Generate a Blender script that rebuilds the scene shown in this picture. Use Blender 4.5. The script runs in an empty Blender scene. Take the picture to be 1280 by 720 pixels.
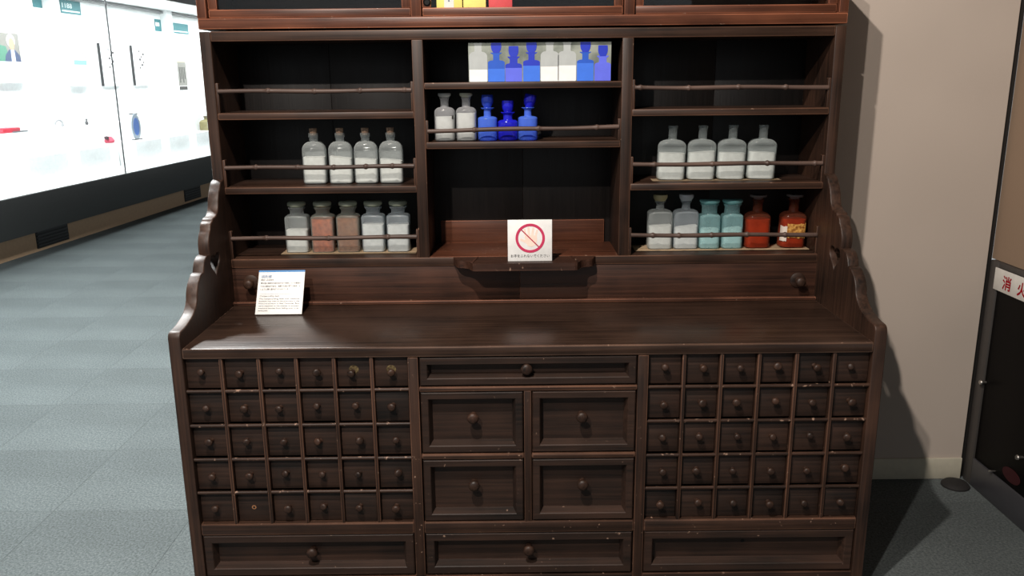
import bpy, bmesh, math, random
from mathutils import Vector, Matrix, Euler
random.seed(7)
scn = bpy.context.scene
COL = scn.collection
PI = math.pi

# ------------------------------------------------------------------ camera
cam_d = bpy.data.cameras.new('camera')
cam_d.sensor_fit = 'HORIZONTAL'
cam_d.sensor_width = 36.0
cam_d.lens = 36.0 * 1052.2567 / 1280.0
cam_d.clip_start = 0.05
cam_d.clip_end = 100
cam = bpy.data.objects.new('camera', cam_d)
COL.objects.link(cam)
CAM = Vector((-0.0448, -2.1232, 1.4556))
pitch, yaw, roll = 0.2449, -0.00193, -0.00959
cam.matrix_world = (Matrix.Translation(CAM) @ Matrix.Rotation(yaw, 4, 'Z')
                    @ Matrix.Rotation(PI / 2 - pitch, 4, 'X') @ Matrix.Rotation(roll, 4, 'Z'))
scn.camera = cam

# ------------------------------------------------------------------ world, lamps, exposure
world = bpy.data.worlds.new('world')
scn.world = world
world.use_nodes = True
world.node_tree.nodes['Background'].inputs[0].default_value = (0.92, 0.97, 1.0, 1)
world.node_tree.nodes['Background'].inputs[1].default_value = 0.44

def spot(name, loc, target, power, angle, color, radius=0.03, blend=0.5):
    d = bpy.data.lights.new(name, 'SPOT')
    d.energy = power; d.spot_size = math.radians(angle); d.spot_blend = blend
    d.color = color; d.shadow_soft_size = radius
    o = bpy.data.objects.new(name, d); COL.objects.link(o)
    o.location = loc
    o.rotation_euler = (Vector(target) - Vector(loc)).to_track_quat('-Z', 'Y').to_euler()
    return o
WARM = (1.0, 0.90, 0.81)
spot('ceiling_spot_key', (-0.59, -1.42, 3.28), (0.05, 0.45, 0.95), 360, 84, WARM, 0.03, 0.55)
spot('ceiling_spot_second', (-1.1, -2.76, 3.28), (0.15, 0.4, 0.9), 310, 70, WARM, 0.03, 0.6)
spot('ceiling_spot_aisle', (-2.3, 1.7, 3.25), (-2.2, 1.6, 0), 1250, 135, (0.97, 1.0, 0.99), 0.15, 0.9)
vs = scn.view_settings
vs.view_transform = 'Standard'; vs.look = 'None'; vs.gamma = 1.0
vs.use_curve_mapping = False
vs.exposure = 0.0
scn.cycles.max_bounces = 8
scn.cycles.transparent_max_bounces = 24

# ------------------------------------------------------------------ materials
def s2l(c):
    return tuple((v / 12.92 if v <= 0.04045 else ((v + 0.055) / 1.055) ** 2.4) for v in [x / 255 for x in c])
MATS = {}
def new_mat(name):
    m = bpy.data.materials.new(name); m.use_nodes = True
    nt = m.node_tree
    return m, nt, nt.nodes, nt.links, nt.nodes['Principled BSDF']
def plain(name, rgb, rough=0.5, metal=0.0, spec=0.5, emit=None):
    if name in MATS: return MATS[name]
    m, nt, N, L, b = new_mat(name)
    c = s2l(rgb)
    b.inputs['Roughness'].default_value = rough
    b.inputs['Metallic'].default_value = metal
    b.inputs['Specular IOR Level'].default_value = spec
    n = N.new('ShaderNodeTexNoise'); n.inputs['Scale'].default_value = 35; n.inputs['Detail'].default_value = 3
    tc = N.new('ShaderNodeTexCoord'); L.new(tc.outputs['Object'], n.inputs['Vector'])
    r = N.new('ShaderNodeValToRGB')
    r.color_ramp.elements[0].position = 0.3; r.color_ramp.elements[1].position = 0.7
    r.color_ramp.elements[0].color = tuple(v * 0.94 for v in c) + (1,)
    r.color_ramp.elements[1].color = tuple(min(1, v * 1.05) for v in c) + (1,)
    L.new(n.outputs['Fac'], r.inputs['Fac']); L.new(r.outputs['Color'], b.inputs['Base Color'])
    if emit:
        b.inputs['Emission Color'].default_value = c + (1,); b.inputs['Emission Strength'].default_value = emit
    MATS[name] = m
    return m

def wood(axis='X', tone='dark', wear=0.0):
    key = 'wood_%s_%s_%s' % (tone, axis, wear)
    if key in MATS: return MATS[key]
    lo, hi = {'dark': ((23, 15, 11), (80, 55, 42)), 'red': ((60, 33, 23), (120, 72, 51)),
              'mid': ((33, 20, 15), (96, 62, 47)), 'drawer': ((22, 15, 11), (70, 48, 37)),
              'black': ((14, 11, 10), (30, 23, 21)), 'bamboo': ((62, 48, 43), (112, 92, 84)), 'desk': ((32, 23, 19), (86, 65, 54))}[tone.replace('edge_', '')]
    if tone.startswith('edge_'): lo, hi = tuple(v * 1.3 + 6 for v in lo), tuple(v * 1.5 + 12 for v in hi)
    lo, hi = tuple(v * 0.84 for v in lo), tuple(v * k for v, k in zip(hi, (0.85, 0.835, 0.815)))
    m, nt, N, L, b = new_mat(key)
    tc = N.new('ShaderNodeTexCoord'); oi = N.new('ShaderNodeObjectInfo')
    mul = N.new('ShaderNodeMath'); mul.operation = 'MULTIPLY'; mul.inputs[1].default_value = 13.7
    L.new(oi.outputs['Random'], mul.inputs[0])
    add = N.new('ShaderNodeVectorMath'); add.operation = 'ADD'
    L.new(tc.outputs['Object'], add.inputs[0]); L.new(mul.outputs[0], add.inputs[1])
    mp = N.new('ShaderNodeMapping')
    sc = {'X': (2.4, 95, 95), 'Y': (95, 2.4, 95), 'Z': (95, 95, 2.4)}[axis]
    mp.inputs['Scale'].default_value = sc
    L.new(add.outputs[0], mp.inputs['Vector'])
    n1 = N.new('ShaderNodeTexNoise'); n1.inputs['Scale'].default_value = 1.0
    n1.inputs['Detail'].default_value = 7; n1.inputs['Roughness'].default_value = 0.62; n1.inputs['Distortion'].default_value = 0.25
    L.new(mp.outputs[0], n1.inputs['Vector'])
    n2 = N.new('ShaderNodeTexNoise'); n2.inputs['Scale'].default_value = 5.0; n2.inputs['Detail'].default_value = 4
    L.new(add.outputs[0], n2.inputs['Vector'])
    mx = N.new('ShaderNodeMath'); mx.operation = 'MULTIPLY_ADD'; mx.inputs[1].default_value = 0.55
    L.new(n1.outputs['Fac'], mx.inputs[0])
    m3 = N.new('ShaderNodeMath'); m3.operation = 'MULTIPLY'; m3.inputs[1].default_value = 0.44
    L.new(n2.outputs['Fac'], m3.inputs[0]); L.new(m3.outputs[0], mx.inputs[2])
    r = N.new('ShaderNodeValToRGB')
    r.color_ramp.elements[0].position = 0.34; r.color_ramp.elements[1].position = 0.68
    r.color_ramp.elements[0].color = s2l(lo) + (1,); r.color_ramp.elements[1].color = s2l(hi) + (1,)
    L.new(mx.outputs[0], r.inputs['Fac'])
    hs = N.new('ShaderNodeHueSaturation')
    mr = N.new('ShaderNodeMapRange'); mr.inputs['To Min'].default_value = 0.82; mr.inputs['To Max'].default_value = 1.2
    L.new(oi.outputs['Random'], mr.inputs['Value']); L.new(mr.outputs[0], hs.inputs['Value'])
    L.new(r.outputs['Color'], hs.inputs['Color'])
    out = hs.outputs['Color']
    if wear:
        n3 = N.new('ShaderNodeTexNoise'); n3.inputs['Scale'].default_value = 70; n3.inputs['Detail'].default_value = 5
        L.new(add.outputs[0], n3.inputs['Vector'])
        r3 = N.new('ShaderNodeValToRGB')
        r3.color_ramp.elements[0].position = 0.71 - wear * 0.07; r3.color_ramp.elements[1].position = 0.78 - wear * 0.07
        L.new(n3.outputs['Fac'], r3.inputs['Fac'])
        mix = N.new('ShaderNodeMix'); mix.data_type = 'RGBA'
        L.new(r3.outputs['Color'], mix.inputs[0]); L.new(out, mix.inputs[6])
        mix.inputs[7].default_value = s2l((150, 122, 104)) + (1,)
        out = mix.outputs[2]
    L.new(out, b.inputs['Base Color'])
    rr = N.new('ShaderNodeMapRange'); lo_r, hi_r = {'desk': (0.2, 0.4), 'drawer': (0.48, 0.7), 'red': (.3, .5)}.get(tone, (0.38, 0.6))
    rr.inputs['To Min'].default_value = lo_r; rr.inputs['To Max'].default_value = hi_r
    L.new(n1.outputs['Fac'], rr.inputs['Value']); L.new(rr.outputs[0], b.inputs['Roughness'])
    b.inputs['Specular IOR Level'].default_value = 0.36
    bp = N.new('ShaderNodeBump'); bp.inputs['Strength'].default_value = 0.16; bp.inputs['Distance'].default_value = 0.004
    L.new(n1.outputs['Fac'], bp.inputs['Height']); L.new(bp.outputs[0], b.inputs['Normal'])
    MATS[key] = m
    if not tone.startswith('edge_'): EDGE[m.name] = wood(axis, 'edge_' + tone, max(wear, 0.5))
    return m
EDGE = {}            # a wood and its paler copy: painted edge highlights plus rubbed wear on bevels

def glass(name, rgb, solid=0.55, rough=0.12, tint=None):
    """cloudy old bottle glass: partly clear, partly a coloured glossy body"""
    if name in MATS: return MATS[name]
    m, nt, N, L, b = new_mat(name)
    b.inputs['Base Color'].default_value = s2l(rgb) + (1,)
    b.inputs['Roughness'].default_value = rough
    b.inputs['Specular IOR Level'].default_value = 0.6
    t = N.new('ShaderNodeBsdfTransparent'); t.inputs[0].default_value = s2l(tint or (240, 244, 244)) + (1,)
    n = N.new('ShaderNodeTexNoise'); n.inputs['Scale'].default_value = 22
    tc = N.new('ShaderNodeTexCoord'); L.new(tc.outputs['Object'], n.inputs['Vector'])
    mr = N.new('ShaderNodeMapRange'); mr.inputs['To Min'].default_value = max(0, solid - 0.1); mr.inputs['To Max'].default_value = min(1, solid + 0.1)
    L.new(n.outputs['Fac'], mr.inputs['Value'])
    lw = N.new('ShaderNodeLayerWeight'); p_ = N.new('ShaderNodeMath'); p_.operation = 'POWER'; p_.inputs[1].default_value = 3.0
    L.new(lw.outputs['Facing'], p_.inputs[0])
    ad = N.new('ShaderNodeMath'); ad.operation = 'MULTIPLY_ADD'; ad.inputs[1].default_value = 0.55; ad.use_clamp = True   # thicker glass towards the outline
    L.new(p_.outputs[0], ad.inputs[0]); L.new(mr.outputs[0], ad.inputs[2])
    mix = N.new('ShaderNodeMixShader'); L.new(ad.outputs[0], mix.inputs[0])
    L.new(t.outputs[0], mix.inputs[1]); L.new(b.outputs[0], mix.inputs[2])
    L.new(mix.outputs[0], N['Material Output'].inputs['Surface'])
    MATS[name] = m
    return m
def pane_mat():
    if 'pane' in MATS: return MATS['pane']
    m, nt, N, L, b = new_mat('clear_pane')
    t = N.new('ShaderNodeBsdfTransparent'); t.inputs[0].default_value = (0.95, 0.97, 0.97, 1)
    g = N.new('ShaderNodeBsdfGlossy'); g.inputs['Roughness'].default_value = 0.02
    lw = N.new('ShaderNodeLayerWeight'); pw_ = N.new('ShaderNodeMath'); pw_.operation = 'POWER'; pw_.inputs[1].default_value = 4.5
    L.new(lw.outputs['Facing'], pw_.inputs[0])
    f = N.new('ShaderNodeMath'); f.operation = 'MULTIPLY_ADD'; f.inputs[1].default_value = 0.7; f.inputs[2].default_value = 0.035
    L.new(pw_.outputs[0], f.inputs[0])
    n = N.new('ShaderNodeTexNoise'); n.inputs['Scale'].default_value = 2
    bp = N.new('ShaderNodeBump'); bp.inputs['Strength'].default_value = 0.01; L.new(n.outputs['Fac'], bp.inputs['Height'])
    L.new(bp.outputs[0], g.inputs['Normal'])
    mix = N.new('ShaderNodeMixShader'); L.new(f.outputs[0], mix.inputs[0])
    L.new(t.outputs[0], mix.inputs[1]); L.new(g.outputs[0], mix.inputs[2])
    L.new(mix.outputs[0], N['Material Output'].inputs['Surface'])
    MATS['pane'] = m
    return m
def powder(name, a, c, scale=60):
    if name in MATS: return MATS[name]
    m, nt, N, L, b = new_mat(name)
    tc = N.new('ShaderNodeTexCoord')
    n = N.new('ShaderNodeTexNoise'); n.inputs['Scale'].default_value = scale; n.inputs['Detail'].default_value = 4
    L.new(tc.outputs['Object'], n.inputs['Vector'])
    r = N.new('ShaderNodeValToRGB'); r.color_ramp.elements[0].position = 0.35; r.color_ramp.elements[1].position = 0.65
    r.color_ramp.elements[0].color = s2l(a) + (1,); r.color_ramp.elements[1].color = s2l(c) + (1,)
    L.new(n.outputs['Fac'], r.inputs['Fac']); L.new(r.outputs['Color'], b.inputs['Base Color'])
    b.inputs['Roughness'].default_value = 0.9; b.inputs['Specular IOR Level'].default_value = 0.1
    MATS[name] = m
    return m
def carpet_mat(name, gain):
    m, nt, N, L, b = new_mat(name)
    tc = N.new('ShaderNodeTexCoord')
    n = N.new('ShaderNodeTexNoise'); n.inputs['Scale'].default_value = 130; n.inputs['Detail'].default_value = 5; n.inputs['Roughness'].default_value = 0.75
    L.new(tc.outputs['Object'], n.inputs['Vector'])
    n2 = N.new('ShaderNodeTexNoise'); n2.inputs['Scale'].default_value = 1.6; n2.inputs['Detail'].default_value = 5
    mp = N.new('ShaderNodeMapping'); mp.inputs['Scale'].default_value = (0.7, 1.6, 1); L.new(tc.outputs['Object'], mp.inputs['Vector'])
    L.new(mp.outputs[0], n2.inputs['Vector'])
    r = N.new('ShaderNodeValToRGB'); r.color_ramp.elements[0].position = 0.33; r.color_ramp.elements[1].position = 0.67
    r.color_ramp.elements[0].color = tuple(v * gain for v in s2l((57, 62, 63))) + (1,); r.color_ramp.elements[1].color = tuple(v * gain for v in s2l((100, 107, 108))) + (1,)
    L.new(n.outputs['Fac'], r.inputs['Fac'])
    hs = N.new('ShaderNodeHueSaturation'); mr = N.new('ShaderNodeMapRange'); mr.inputs['From Min'].default_value = 0.3; mr.inputs['From Max'].default_value = 0.7
    mr.inputs['To Min'].default_value = 0.84; mr.inputs['To Max'].default_value = 1.12
    L.new(n2.outputs['Fac'], mr.inputs['Value']); L.new(mr.outputs[0], hs.inputs['Value']); L.new(r.outputs['Color'], hs.inputs['Color'])
    L.new(hs.outputs['Color'], b.inputs['Base Color'])
    b.inputs['Roughness'].default_value = 0.95; b.inputs['Specular IOR Level'].default_value = 0.15
    bp = N.new('ShaderNodeBump'); bp.inputs['Strength'].default_value = 0.5; bp.inputs['Distance'].default_value = 0.004
    L.new(n.outputs['Fac'], bp.inputs['Height']); L.new(bp.outputs[0], b.inputs['Normal'])
    return m
def wall_mat(name, rgb, bump=0.15):
    m, nt, N, L, b = new_mat(name)
    tc = N.new('ShaderNodeTexCoord')
    n = N.new('ShaderNodeTexNoise'); n.inputs['Scale'].default_value = 160; n.inputs['Detail'].default_value = 3
    L.new(tc.outputs['Object'], n.inputs['Vector'])
    n2 = N.new('ShaderNodeTexNoise'); n2.inputs['Scale'].default_value = 2.0; L.new(tc.outputs['Object'], n2.inputs['Vector'])
    c = s2l(rgb)
    r = N.new('ShaderNodeValToRGB'); r.color_ramp.elements[0].position = 0.3; r.color_ramp.elements[1].position = 0.7
    r.color_ramp.elements[0].color = tuple(v * 0.95 for v in c) + (1,); r.color_ramp.elements[1].color = tuple(min(1, v * 1.04) for v in c) + (1,)
    L.new(n2.outputs['Fac'], r.inputs['Fac']); L.new(r.outputs['Color'], b.inputs['Base Color'])
    b.inputs['Roughness'].default_value = 0.85; b.inputs['Specular IOR Level'].default_value = 0.2
    bp = N.new('ShaderNodeBump'); bp.inputs['Strength'].default_value = bump; bp.inputs['Distance'].default_value = 0.002
    L.new(n.outputs['Fac'], bp.inputs['Height']); L.new(bp.outputs[0], b.inputs['Normal'])
    return m

# ------------------------------------------------------------------ builders
WL = {}
def empty(name, loc, rotz=0.0, local=False):
    o = bpy.data.objects.new(name, None); COL.objects.link(o)
    o.location = loc; o.rotation_euler = (0, 0, rotz); o.empty_display_size = 0.1
    WL[o.name] = Vector((0, 0, 0)) if local else Vector(loc)
    return o
def tag(o, label, cat, group=None, kind=None):
    if label: o['label'] = label
    if cat: o['category'] = cat
    if group: o['group'] = group
    if kind: o['kind'] = kind
    return o
def place(name, mesh, loc, mat, parent=None, rot=None, label=None):
    """link a mesh given by its own origin; loc in the parent's building frame"""
    o = bpy.data.objects.new(name, mesh); COL.objects.link(o)
    if mat is not None and not mesh.materials:
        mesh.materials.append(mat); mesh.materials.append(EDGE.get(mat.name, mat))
    loc = Vector(loc)
    if parent is not None:
        o.parent = parent; o.location = loc - WL[parent.name]
    else:
        o.location = loc
    if rot: o.rotation_euler = rot
    WL[o.name] = loc
    if label: o['label'] = label
    return o
def to_mesh(bm, name, smooth=None, center=True):
    bmesh.ops.recalc_face_normals(bm, faces=bm.faces)
    c = Vector((0, 0, 0))
    if center:
        xs = [v.co for v in bm.verts]
        c = Vector([(min(v[i] for v in xs) + max(v[i] for v in xs)) / 2 for i in range(3)])
        for v in bm.verts: v.co -= c
    me = bpy.data.meshes.new(name); bm.to_mesh(me); bm.free()
    if smooth is not None:
        for p in me.polygons: p.use_smooth = True
        me.set_sharp_from_angle(angle=math.radians(smooth))
    return me, c
def emit(name, bm, mat, parent=None, smooth=None, label=None):
    me, c = to_mesh(bm, name, smooth)
    return place(name, me, c, mat, parent, label=label)
def add_box(bm, x0, x1, y0, y1, z0, z1, bev=0.0, seg=2):
    t = bmesh.new()
    r = bmesh.ops.create_cube(t, size=1.0)
    for v in t.verts:
        v.co = Vector((x0 + (v.co.x + .5) * (x1 - x0), y0 + (v.co.y + .5) * (y1 - y0), z0 + (v.co.z + .5) * (z1 - z0)))
    if bev:
        rb = bmesh.ops.bevel(t, geom=list(t.edges), offset=bev, segments=seg, profile=0.5, affect='EDGES')
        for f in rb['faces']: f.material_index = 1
    me = bpy.data.meshes.new('t'); t.to_mesh(me); t.free(); bm.from_mesh(me); bpy.data.meshes.remove(me)
def box(name, x0, x1, y0, y1, z0, z1, mat, parent=None, bev=0.0, label=None, seg=2):
    bm = bmesh.new(); add_box(bm, x0, x1, y0, y1, z0, z1, bev, seg)
    return emit(name, bm, mat, parent, 40 if bev else None, label)
def lathe(bm, prof, seg=20, axis='Z', origin=(0, 0, 0)):
    """prof: (radius, height) pairs; a radius of 0 closes the end"""
    rings = []
    def tr(x, y, z):
        if axis == 'Z': p = (x, y, z)
        elif axis == 'Y': p = (x, z, y)
        else: p = (z, x, y)
        return Vector(p) + Vector(origin)
    for r, h in prof:
        if r <= 1e-6: rings.append([bm.verts.new(tr(0, 0, h))])
        else: rings.append([bm.verts.new(tr(r * math.cos(2 * PI * k / seg), r * math.sin(2 * PI * k / seg), h)) for k in range(seg)])
    for a, b in zip(rings, rings[1:]):
        for k in range(seg):
            if len(a) == 1 and len(b) == 1: continue
            if len(a) == 1: bm.faces.new((a[0], b[k], b[(k + 1) % seg]))
            elif len(b) == 1: bm.faces.new((a[k], a[(k + 1) % seg], b[0]))
            else: bm.faces.new((a[k], a[(k + 1) % seg], b[(k + 1) % seg], b[k]))
    for e in (rings[0], rings[-1]):
        if len(e) > 1: bm.faces.new(e)
def loft(bm, rings, seg=32):
    """rings: (z, half width, half depth, exponent, shift x)"""
    R = []
    for (z, hw, hd, n, *sx) in rings:
        s = sx[0] if sx else 0
        row = []
        for k in range(seg):
            t = 2 * PI * (k + .5) / seg
            c, q = math.cos(t), math.sin(t)
            row.append(bm.verts.new((s + hw * math.copysign(abs(c) ** (2 / n), c), hd * math.copysign(abs(q) ** (2 / n), q), z)))
        R.append(row)
    for a, b in zip(R, R[1:]):
        for k in range(seg):
            bm.faces.new((a[k], a[(k + 1) % seg], b[(k + 1) % seg], b[k]))
    bm.faces.new(R[0]); bm.faces.new(R[-1])
def prism(bm, pts, z0, z1, plane='XY'):
    """extrude an outline (no holes)"""
    def tr(a, b, h):
        return (a, b, h) if plane == 'XY' else ((a, h, b) if plane == 'XZ' else (h, a, b))
    A = [bm.verts.new(tr(a, b, z0)) for a, b in pts]; B = [bm.verts.new(tr(a, b, z1)) for a, b in pts]
    n = len(pts)
    fa = bm.faces.new(A); fb = bm.faces.new(B)
    for k in range(n): bm.faces.new((A[k], A[(k + 1) % n], B[(k + 1) % n], B[k]))
    bmesh.ops.triangulate(bm, faces=[f for f in (fa, fb) if len(f.verts) > 4])
def text_mesh(body, size, extrude=0.0, align='LEFT', bold=0.0):
    cu = bpy.data.curves.new('txt', 'FONT'); cu.body = body; cu.size = size
    cu.align_x = align; cu.offset = bold; cu.extrude = extrude; cu.resolution_u = 3
    o = bpy.data.objects.new('txt', cu); COL.objects.link(o)
    bpy.context.view_layer.update()
    dg = bpy.context.evaluated_depsgraph_get()
    me = bpy.data.meshes.new_from_object(o.evaluated_get(dg))
    bpy.data.objects.remove(o); bpy.data.curves.remove(cu)
    me.name = 'lettering'
    me.materials.clear()
    return me
def fit_text(me, x0, x1, z=None):
    """stretch a text mesh so that it spans x0..x1"""
    xs = [v.co.x for v in me.vertices]
    a, b = min(xs), max(xs)
    k = (x1 - x0) / (b - a)
    for v in me.vertices: v.co.x = x0 + (v.co.x - a) * k
    return me

# ------------------------------------------------------------------ the setting
CEIL = 3.4
H = 0.767                       # desk height
def struct(name, x0, x1, y0, y1, z0, z1, m, bev=0.0):
    o = box(name, x0, x1, y0, y1, z0, z1, m, None, bev); o['kind'] = 'structure'; return o
carpet = [carpet_mat('carpet', 1.0), carpet_mat('carpet_turned', 0.965)]
fl = struct('floor', -7, 3.2, -5, 12, -0.1, -0.004, carpet[0])
tag(fl, 'mottled blue grey carpet across the exhibition hall floor', 'floor')
# carpet tiles, laid with the pile quarter-turned in alternation
for half_ in (0, 1):
    bm = bmesh.new(); add_box(bm, -0.2495, 0.2495, -0.2495, 0.2495, -0.004, 0.0)
    tm, _ = to_mesh(bm, 'carpet_tile', None, False); tm.materials.append(carpet[half_])
    for ix in range(-9, 5):
        for iy in range(-2, 19):
            if (ix + iy) % 2 == half_ and not (-0.9 < ix * .5 < 0.9 and 0 <= iy * .5 + .3 < .9) and not (ix * .5 > -0.9 and iy * .5 > 1.2):
                place('carpet_tile', tm, (ix * 0.5 + 0.1, iy * 0.5 + 0.3, 0), None, fl)
cream = wall_mat('cream_wallcovering', (174, 163, 153))
wb = struct('wall_back', -0.96, 1.612, 0.73, 0.88, 0, CEIL, cream)
tag(wb, 'cream papered partition wall behind the dark cabinet', 'wall')
sk = box('baseboard_back', -0.96, 1.612, 0.722, 0.7298, 0, 0.082, plain('baseboard_cream', (186, 181, 164), 0.5), None, 0.002)
tag(sk, 'low cream baseboard at the foot of the partition wall', 'baseboard', kind='structure')
brown = wall_mat('brown_wallcovering', (136, 116, 98))
wr = struct('wall_right', 1.634, 1.95, -5, 0.74, 0.8305, CEIL, brown)
tag(wr, 'brown papered wall above the dark extinguisher cupboard', 'wall')
wr2 = struct('trim_1', 1.6125, 1.634, 0.741, 0.88, 0, CEIL, plain('joint_dark', (20, 17, 15), 0.7))
tag(wr2, 'narrow black joint where the cream wall ends', 'trim')
wf = struct('wall_far', -7, -0.96, 11.9, 12, 0, CEIL, wall_mat('hall_grey', (120, 118, 114)))
tag(wf, 'distant grey wall closing the aisle', 'wall')
cl = struct('ceiling', -7, 3.2, -5, 12, CEIL, CEIL + 0.1, wall_mat('ceiling_dark', (62, 60, 58)))
tag(cl, 'dark ceiling of the exhibition hall', 'ceiling')

# ------------------------------------------------------------------ medicine cabinet
W, I, D, BK = 0.95, 0.917, 0.452, 0.715
cab = empty('medicine_cabinet', (0, 0.36, 0))
tag(cab, 'dark wooden apothecary cabinet with open shelves, desk and many small drawers', 'cabinet')
DX, DZ, DY = wood('X', 'dark'), wood('Z', 'dark'), wood('Y', 'dark')

def arc(p, q, bulge, n=6):
    """points from p to q bowed sideways by bulge (left of travel positive), p excluded"""
    (x0, y0), (x1, y1) = p, q
    dx, dy = x1 - x0, y1 - y0
    L = math.hypot(dx, dy); nx, ny = -dy / L, dx / L
    return [(x0 + dx * t + nx * bulge * 4 * t * (1 - t), y0 + dy * t + ny * bulge * 4 * t * (1 - t)) for t in [k / n for k in range(1, n + 1)]]
# front outline of the side panel, (y, z), from the shelf front down to the desk nose
prof = [(D, 1.594), (D, 1.163)]
for q, bl in [((0.4146, 1.1411), 0.006), ((0.3873, 1.0954), 0.005), ((0.3394, 1.0632), -0.010), ((0.3254, 1.055), 0.002),
              ((0.3025, 1.0344), 0.006), ((0.2771, 0.9654), 0.012), ((0.2151, 0.9261), 0.016), ((0.1841, 0.9163), 0.004),
              ((0.1468, 0.8634), 0.008), ((0.0828, 0.8236), -0.008), ((0.022, 0.8132), -0.002), ((0.0, 0.796), 0.006)]:
    prof += arc(prof[-1], q, -bl, 6)
prof += [(0.0, 0.0), (BK, 0.0), (BK, 1.594)]
heart = []
hy, hz = 0.318, 0.932
for k in range(28):
    t = 2 * PI * k / 28
    heart.append((hy + 0.041 * (math.sin(t) ** 3), hz + 0.0023 * (13 * math.cos(t) - 5 * math.cos(2 * t) - 2 * math.cos(3 * t) - math.cos(4 * t))))
def side_panel(xc):
    cu = bpy.data.curves.new('side_panel', 'CURVE'); cu.dimensions = '2D'; cu.fill_mode = 'BOTH'
    for pts in (prof, heart):
        s = cu.splines.new('POLY'); s.points.add(len(pts) - 1); s.use_cyclic_u = True
        for k, (a, b) in enumerate(pts): s.points[k].co = (a, b, 0, 1)
    cu.extrude = (W - I) / 2 - 0.0035; cu.bevel_depth = 0.0035; cu.bevel_resolution = 2; cu.offset = -0.0035
    o = bpy.data.objects.new('tmp', cu); COL.objects.link(o)
    bpy.context.view_layer.update()
    me = bpy.data.meshes.new_from_object(o.evaluated_get(bpy.context.evaluated_depsgraph_get()))
    bpy.data.objects.remove(o)
    me.materials.clear()
    for v in me.vertices:
        a, b, c = v.co
        v.co = (c, a, b)
    for p in me.polygons: p.use_smooth = True
    me.set_sharp_from_angle(angle=math.radians(35))
    place('side_panel', me, (xc, 0, 0), DZ, cab, label='scalloped side panel pierced with a heart')
side_panel(-(W + I) / 2); side_panel((W + I) / 2)

# desk and lower backboard
box('desk_board', -I, I, 0.0, 0.47, H - 0.029, H, wood('X', 'desk'), cab, 0.004)
box('desk_moulding', -I, I, 0.434, 0.456, H, H + 0.011, wood('X', 'mid', 0.4), cab, 0.003)
box('lower_backboard', -I, -0.0146, 0.456, 0.475, H, 0.886, wood('X', 'mid'), cab, 0.001)
box('lower_backboard', -0.0140, I, 0.456, 0.475, H, 0.886, wood('X', 'mid'), cab, 0.001)
# shelf unit
box('shelf_board', -I, I, D, 0.69, 0.885, 0.913, DX, cab, 0.003)
box('top_board', -I, I, D, BK, 1.566, 1.595, DX, cab, 0.003)
for x0, x1 in ((-0.3285, -0.296), (0.2928, 0.3255)):
    box('divider', x0, x1, D, 0.69, 0.913, 1.566, DZ, cab, 0.002)
for (x0, x1, zt, th) in ((-I, -0.3285, 1.360, 0.0205), (-I, -0.3285, 1.137, 0.021), (0.3255, I, 1.360, 0.0205), (0.3255, I, 1.137, 0.021),
                         (-0.296, 0.2928, 1.443, 0.019), (-0.296, 0.2928, 1.268, 0.0205)):
    box('shelf_board', x0, x1, D + 0.001, 0.69, zt - th, zt, DX, cab, 0.003)
for x0, x1 in ((-I, -0.6225), (-0.6215, -0.3125), (-0.3115, -0.0005), (0.0005, 0.3095), (0.3105, 0.625), (0.626, I)):
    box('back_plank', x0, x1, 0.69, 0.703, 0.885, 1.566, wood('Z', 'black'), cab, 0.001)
box('niche_lit_strip', -0.276, 0.273, 0.68, 0.69, 0.913, 0.990, wood('X', 'red'), cab, 0.002)  # red strip paints the lit foot of the back, below the shelf's shadow line
box('niche_floor', -0.2955, 0.2923, D + 0.003, 0.68, 0.913, 0.9145, wood('X', 'red', 0.5), cab, 0.0005)  # thin added overlay, redder to paint the lit niche floor; flecks are wear
# pull-out tray at the foot of the middle niche
half = [(0.222, 0.4515), (0.214, 0.430)] + arc((0.214, 0.430), (0.199, 0.404), 0.005, 4) + arc((0.199, 0.404), (0.165, 0.372), -0.008, 5) + [(0.158, 0.358), (0.150, 0.3555)]
bm = bmesh.new(); prism(bm, half + [(-a, b) for a, b in reversed(half)], 0.889, 0.9125)
emit('pull_out_tray', bm, wood('X', 'mid', 0.4), cab)
for s in (-1, 1):
    bm = bmesh.new(); prism(bm, [(s * 0.158, 0.365), (s * 0.164, 0.366), (s * 0.150, 0.449), (s * 0.144, 0.449)], 0.9125, 0.9142)
    emit('tray_batten', bm, wood('Y', 'mid', 1.0), cab)

# knobs: a turned neck and a mushroom head, pointing to the viewer (-y)
def knob_mesh(r, L):
    bm = bmesh.new()
    pr = [(0.0, 0.0), (r * 0.62, 0.0), (r * 0.55, -L * 0.12), (r * 0.45, -L * 0.35), (r * 0.55, -L * 0.5), (r * 0.92, -L * 0.6), (r, -L * 0.74),
          (r * 0.9, -L * 0.9), (r * 0.55, -L * 0.985), (0, -L)]
    lathe(bm, pr, 16, 'Y')
    me, _ = to_mesh(bm, 'knob', 60, False)
    return me
KM = wood('Y', 'dark')
knob_small = knob_mesh(0.0108, 0.022); knob_small.materials.append(KM)
knob_large = knob_mesh(0.016, 0.034); knob_large.materials.append(KM)

# knobs on the lower backboard, with their worn round roses
for kx, kz in ((-0.860, 0.838), (0.861, 0.828)):
    bm = bmesh.new(); lathe(bm, [(0, 0), (0.024, 0), (0.024, -0.003), (0.018, -0.006), (0, -0.006)], 20, 'Y', (kx, 0.456, kz))
    ro = emit('knob_rose', bm, wood('X', 'dark'), cab, 40)
    place('knob', knob_large, (kx, 0.450, kz), None, ro)

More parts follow.
